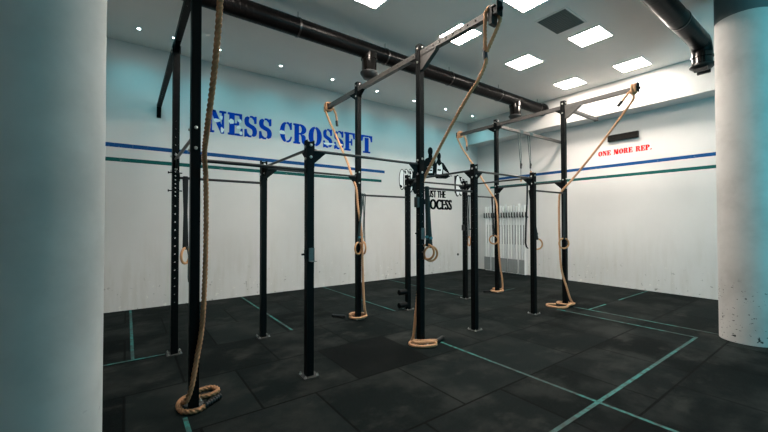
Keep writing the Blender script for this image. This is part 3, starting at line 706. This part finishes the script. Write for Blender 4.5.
def glyph_mesh(mb, polys, x0, x1, z0, z1, plane, lay=0):
    """polys on the wall: plane 'L' runs along +X on the left wall, 'R' along -Y on the right wall; 2 mm paint film"""
    for p in polys:
        pts = [(x0 + (x1 - x0) * a, z0 + (z1 - z0) * b) for a, b in p]
        if plane == 'L': mb.prism(pts, 1, YW - .003 - lay, YW)
        else: mb.prism(pts, 0, XW - .003 - lay, XW)
t = thing('wall_lettering', 'big blue stencil letters NESS CROSSFIT painted on the left wall', 'wall lettering', (1.54, YW, 3.88))
ZB, ZT = 3.875, 4.405
for ch, a, b in [('N', 1.50, 1.88), ('E', 1.93, 2.26), ('S', 2.29, 2.61), ('S', 2.64, 2.98), ('C', 3.19, 3.51), ('R', 3.55, 3.95), ('O', 3.98, 4.36), ('S', 4.40, 4.70), ('S', 4.74, 5.07), ('F', 5.09, 5.44), ('I', 5.46, 5.62), ('T', 5.66, 6.05)]:
    m = MB(); glyph_mesh(m, GLYPH[ch], a - .008, b - .008, ZB, ZT, 'L'); glyph_mesh(m, GLYPH[ch], a + .010, b + .010, ZB + .006, ZT + .006, 'L', .0025); m.build('letter', M_blue, t)
def blob(cx, cz, rx, rz, seed):
    rr = random.Random(seed); return [(cx + rx * math.cos(a) * k, cz + rz * math.sin(a) * k) for a, k in [(2 * math.pi * i / 14, rr.uniform(.75, 1.15)) for i in range(14)]]
for i, (cx, cz, rx, rz) in enumerate([(1.68, 4.17, .07, .045), (1.78, 4.25, .035, .05), (1.80, 3.96, .035, .07), (2.00, 4.20, .07, .06), (2.20, 4.24, .045, .05), (2.17, 4.08, .05, .04), (2.22, 3.95, .035, .05), (3.24, 4.12, .09, .06), (4.56, 3.99, .15, .035), (4.72, 4.0, .08, .03), (5.0, 4.02, .05, .02)]):
    m = MB(); m.prism(blob(cx, cz, rx, rz, i), 1, YW - .0075, YW - .0055); o = m.build('white_patch', M_patch, t); o['label'] = 'irregular white patch over a letter'  # irregular white shapes laid over the letters
t = thing('wall_lettering', 'small red letters ONE MORE REP. painted on the right wall', 'wall lettering', (XW, 4.65, 3.66))
word = 'ONE MORE REP.'; widths = {'M': .135, '.': .03, ' ': .062, 'O': .118, 'N': .118, 'E': .105, 'R': .118, 'P': .108}
tot = sum(widths[c] + .014 for c in word); sc = (4.61 - 3.32) / tot; yy = 4.61
for ch in word:
    wd = widths[ch] * sc
    if ch != ' ':
        m = MB(); glyph_mesh(m, GLYPH[ch], yy, yy - wd, 3.66, 3.80, 'R'); glyph_mesh(m, GLYPH[ch], yy - .009, yy - wd - .009, 3.665, 3.805, 'R', .0025); m.build('letter', M_red, t)
    yy -= wd + .014 * sc

# ------------------------------------------------------------------ mural on the left wall
def wp(px, py):     # where the photo's mural points lie on the left wall
    d = FW * FPX + RT * (px - 384) + UP * (216 - py); k = (YW - EYE.y) / d.y
    return (EYE.x + d.x * k, EYE.z + d.z * k)
mural = thing('wall_mural', 'black mural of men behind a loaded barbell, TRUST THE PROCESS below', 'mural', (8.6, YW, 2.25))
def film(name, polys, mat, lay=0, parent=mural, label=None):
    m = MB()
    for p in polys: m.prism([wp(*q) for q in p], 1, YW - .003 - .0025 * lay, YW - .0025 * lay)
    o = m.build(name, mat, parent)
    if label: o['label'] = label
    return o
def ell(cx, cy, rx, ry, n=16): return [(cx + rx * math.cos(2 * math.pi * i / n), cy + ry * math.sin(2 * math.pi * i / n)) for i in range(n)]
film('figure', [ell(430.2, 151.3, 2.5, 4.2), [(428.6, 154), (432, 154), (432.6, 158), (435.5, 160.2), (435.8, 166), (434.5, 176), (425, 175.5), (424.5, 160), (426.5, 158.2), (428.4, 157.5)]], M_black)
film('figure', [ell(438.9, 156.3, 2.0, 3.8), [(437.6, 159), (440.4, 159), (441, 162), (443.6, 163.2), (446, 167), (449.2, 172.5), (448.4, 173.4), (443, 169.5), (443.4, 176), (435, 176), (435.2, 164.5)]], M_black)
film('figure', [ell(420.5, 153.3, 2.6, 4.2), [(416, 176), (415.8, 166), (417, 160), (419, 158.5), (422, 158.5), (425, 161), (425, 176)]], M_black)
film('jersey', [[(427.5, 166.5), (430, 165.8), (432.8, 166.5), (432.4, 173), (427.4, 173)]], M_patch, 1)
film('jersey', [[(437, 163.5), (439, 166), (441.6, 163.8), (442.4, 169), (441.6, 174.5), (436.6, 174)]], M_patch, 1)
film('jersey_print', [[(427.6, 167), (432.4, 167.4), (432.4, 168.3), (427.6, 168)], [(427.6, 169.6), (432, 170), (432, 171.2), (427.6, 170.8)], [(437.4, 169), (441, 169.4), (440.6, 171), (437.4, 170.6)]], M_black, 2)
# barbell: two painted lines and the weight plates at both ends
film('barbell', [[(407, 180.0), (462, 184.6), (462, 185.6), (407, 181.2)], [(424, 176.5), (452, 175.5), (452, 176.3), (424, 177.6)], [(434, 175), (447, 173), (450, 176.5), (446, 178.8), (436, 178.4)]], M_black)
for k, (cx, cy, rx, ry) in enumerate([(402.0, 179.5, 3.1, 10.5), (406.0, 180.0, 3.1, 11.2), (410.2, 180.8, 3.3, 12.0), (415.0, 181.4, 3.5, 12.8)]):
    film('weight_plate', [ell(cx, cy, rx, ry, 24)], M_black, 2 * k)
    film('plate_face', [ell(cx - .1, cy - .2, rx - .75, ry - 1.0, 24)], M_patch if k < 3 else M_black, 2 * k + 1)
film('plate_mark', [[(399.8, 184.5), (402, 186), (401.4, 188), (399.8, 187)], [(408.5, 172), (410, 170.5), (411, 174), (409.4, 175)], [(404.4, 171.5), (405.4, 170.5), (406, 173.5), (405, 174)]], M_black, 8)
for k, (cx, cy, rx, ry) in enumerate([(463.4, 187.0, 2.6, 8.0), (460.6, 186.4, 2.8, 9.6), (457.2, 185.7, 3.0, 11.0)]):
    film('weight_plate', [ell(cx, cy, rx, ry, 24)], M_black, 2 * k)
    film('plate_face', [ell(cx + .5, cy, rx - .8, ry - 1.2, 24)], M_patch, 2 * k + 1)
film('plate_mark', [[(453.9, 176), (455.3, 175.5), (455.6, 190), (454.2, 193)], [(458.5, 176.5), (460, 177), (462.2, 184), (461, 184)], [(461.5, 178.2), (462.8, 179.5), (464.4, 185), (463.4, 185)]], M_black, 7)

def text_film(body, x0, x1, z0, z1, mat, bold=.012):
    cu = bpy.data.curves.new('lettering', 'FONT'); cu.body = body; cu.size = 1; cu.offset = bold; cu.extrude = 0; cu.resolution_u = 3; cu.space_character = 1.02
    tmp = bpy.data.objects.new('lettering', cu); C.objects.link(tmp)
    bpy.context.view_layer.update()
    me = bpy.data.meshes.new_from_object(tmp.evaluated_get(bpy.context.evaluated_depsgraph_get()))
    C.objects.unlink(tmp); bpy.data.objects.remove(tmp)
    xs = [v.co.x for v in me.vertices]; ys = [v.co.y for v in me.vertices]
    for v in me.vertices:
        v.co = Vector((x0 + (v.co.x - min(xs)) / (max(xs) - min(xs)) * (x1 - x0), YW - .003, z0 + (v.co.y - min(ys)) / (max(ys) - min(ys)) * (z1 - z0)))
    bm = bmesh.new(); bm.from_mesh(me)
    r_ = bmesh.ops.extrude_face_region(bm, geom=list(bm.faces))
    for v in [g for g in r_['geom'] if isinstance(g, bmesh.types.BMVert)]: v.co.y = YW
    bmesh.ops.recalc_face_normals(bm, faces=bm.faces); bm.to_mesh(me); bm.free()
    me.materials.append(mat); o = bpy.data.objects.new('words', me); C.objects.link(o); o.parent = mural; o.location = -mural.location
    return o
za = wp(446.5, 198.2)[1]; zb_ = wp(446.5, 191.2)[1]
for q in (0, .01, .02, .03): text_film('TRUST THE', wp(422.0, 193)[0] + q, wp(445.0, 196)[0] + q, za, zb_, M_black, .012)
za = wp(452, 210)[1]; zb_ = wp(452, 200)[1]
for q in (0, .013, .026, .039, .052): text_film('PROCESS', wp(421.0, 203)[0] + q, wp(451.0, 205)[0] + q, za, zb_, M_black, .012)

# ------------------------------------------------------------------ right wall: black box, pipe rack
m = MB(); m.box(XW - .09, XW, 3.60, 4.33, 4.03, 4.20)
for i in range(3): m.box(XW - .096, XW - .09, 3.63, 4.30, 4.06 + i * .045, 4.075 + i * .045)
tag(m.build('wall_heater', M_heater, None, bevel=.006), 'long thin black box mounted on the right wall above red letters', 'wall unit')
rack = thing('pipe_rack', 'wall rack with black clips holding upright white pipes on the right wall', 'storage rack', (XW, 7.7, 0))
m = MB(); m.box(XW - .035, XW, 6.84, 8.56, .52, 1.95); m.build('backboard', M_board, rack)
m = MB(); m.box(XW - .035, XW, 6.84, 8.56, .0, .52); m.build('lower_backboard', M_board, rack)
for a, b_ in ((8.28, 8.53), (7.93, 8.21), (7.57, 7.87), (7.16, 7.52), (6.90, 7.08)):
    m = MB(); n = 6
    for k in range(n): m.box(XW - .150 - (.008 if k % 2 else 0), XW - .128, a + (b_ - a) * k / n, a + (b_ - a) * (k + 1) / n, .03, .50)
    m.build('lower_panel', M_shade, rack)
m = MB(); m.box(XW - .037, XW - .035, 6.88, 8.52, 1.0, 1.68); m.build('gap_shade_strip', M_heater, rack)  # dark sheet standing in for the shade in the gaps between pipes
m = MB(); m.box(XW - .05, XW - .035, 6.80, 8.58, 1.93, 1.97); m.build('rail', M_flap, rack)
ny = 16
for i in range(ny + 1):
    y = 6.84 + i * (8.54 - 6.84) / ny
    m = MB(); m.box(XW - .15, XW - .035, y - .013, y + .013, 1.94, 1.985); m.box(XW - .15, XW - .12, y - .013, y + .013, 1.985, 2.12); m.build('clip', M_flap, rack)
for i in range(ny):
    y = 6.84 + (i + .5) * (8.54 - 6.84) / ny
    zt = 2.34 + .07 * random.random() + (.03 if i % 5 == 2 else 0)
    m = MB(); m.tube([(XW - .085, y, .0), (XW - .085, y, zt)], .036, 12)
    for z in (1.05, 1.25, 1.45, 1.65): pass
    tag(m.build('plastic_pipe', M_pvc2 if i % 3 == 1 else M_pvc, None, True), 'thin upright plastic pipe standing in the wall rack of the right wall', 'pipe', 'upright pipes in the wall rack')

# small round wall fittings
def disc(name, label, mat, p, r, wall):
    m = MB()
    if wall == 'L': m.lathe((p[0], YW, p[1]), [(r, 0), (r, -.012), (r * .7, -.02)], 16, 1)
    else: m.lathe((XW, p[0], p[1]), [(r, 0), (r, -.012), (r * .7, -.02)], 16, 0)
    tag(m.build(name, mat, None, True), label, 'wall fitting')
disc('wall_fitting', 'small dark round fitting low on the left wall near the corner', M_flap, (9.85, .60), .045, 'L')

# ------------------------------------------------------------------ tape lines on the floor
def tape(x0, x1, y0, y1, label, w_=.038):
    m = MB()
    if abs(x1 - x0) < 1e-6: m.box(x0 - w_ / 2, x0 + w_ / 2, y0, y1, 0, .0015)
    else: m.box(x0, x1, y0 - w_ / 2, y0 + w_ / 2, 0, .0015)
    tag(m.build('floor_tape', M_tape), label, 'floor marking', 'teal tape lines on the black floor')
tape(.08, .08, 5.72, YW - .02, 'teal tape line running to the left wall, left of the leftmost post')
tape(-.9, .44, 5.69, 5.69, 'teal tape line ending at the foot of the left back post')
tape(2.245, 2.245, 5.70, YW - .02, 'teal tape line to the left wall between first two short posts')
tape(4.40, 4.40, 5.67, YW - .02, 'teal tape line to the left wall crossing behind the ringed back post')
tape(6.60, 6.60, 5.85, YW - .02, 'teal tape line to the left wall behind the middle back posts')
tape(.45, .45, 2.6, 3.74, 'bright teal tape line running to the nearest rope coil')
tape(3.82, 3.82, .6, 3.82, 'long teal tape line running forward from the central rope coil')
tape(2.7, 7.19, 1.63, 1.63, 'teal tape line crossing the near right floor diagonally')
tape(7.17, 7.17, 1.655, 3.83, 'faint teal tape line turning back at right toward the far coils', .035)
tape(7.65, 7.65, 1.46, 3.74, 'teal tape line from the far right coils to the chipped column', .04)
tape(7.68, 8.45, 3.43, 3.43, 'short teal tape line branching right of the far right coils', .035)
tape(9.14, 10.9, 3.44, 3.44, 'faint teal tape line reaching the right wall', .03)
tape(7.95, 8.45, 5.68, 5.68, 'short faint tape line right of the rear corner post', .03)
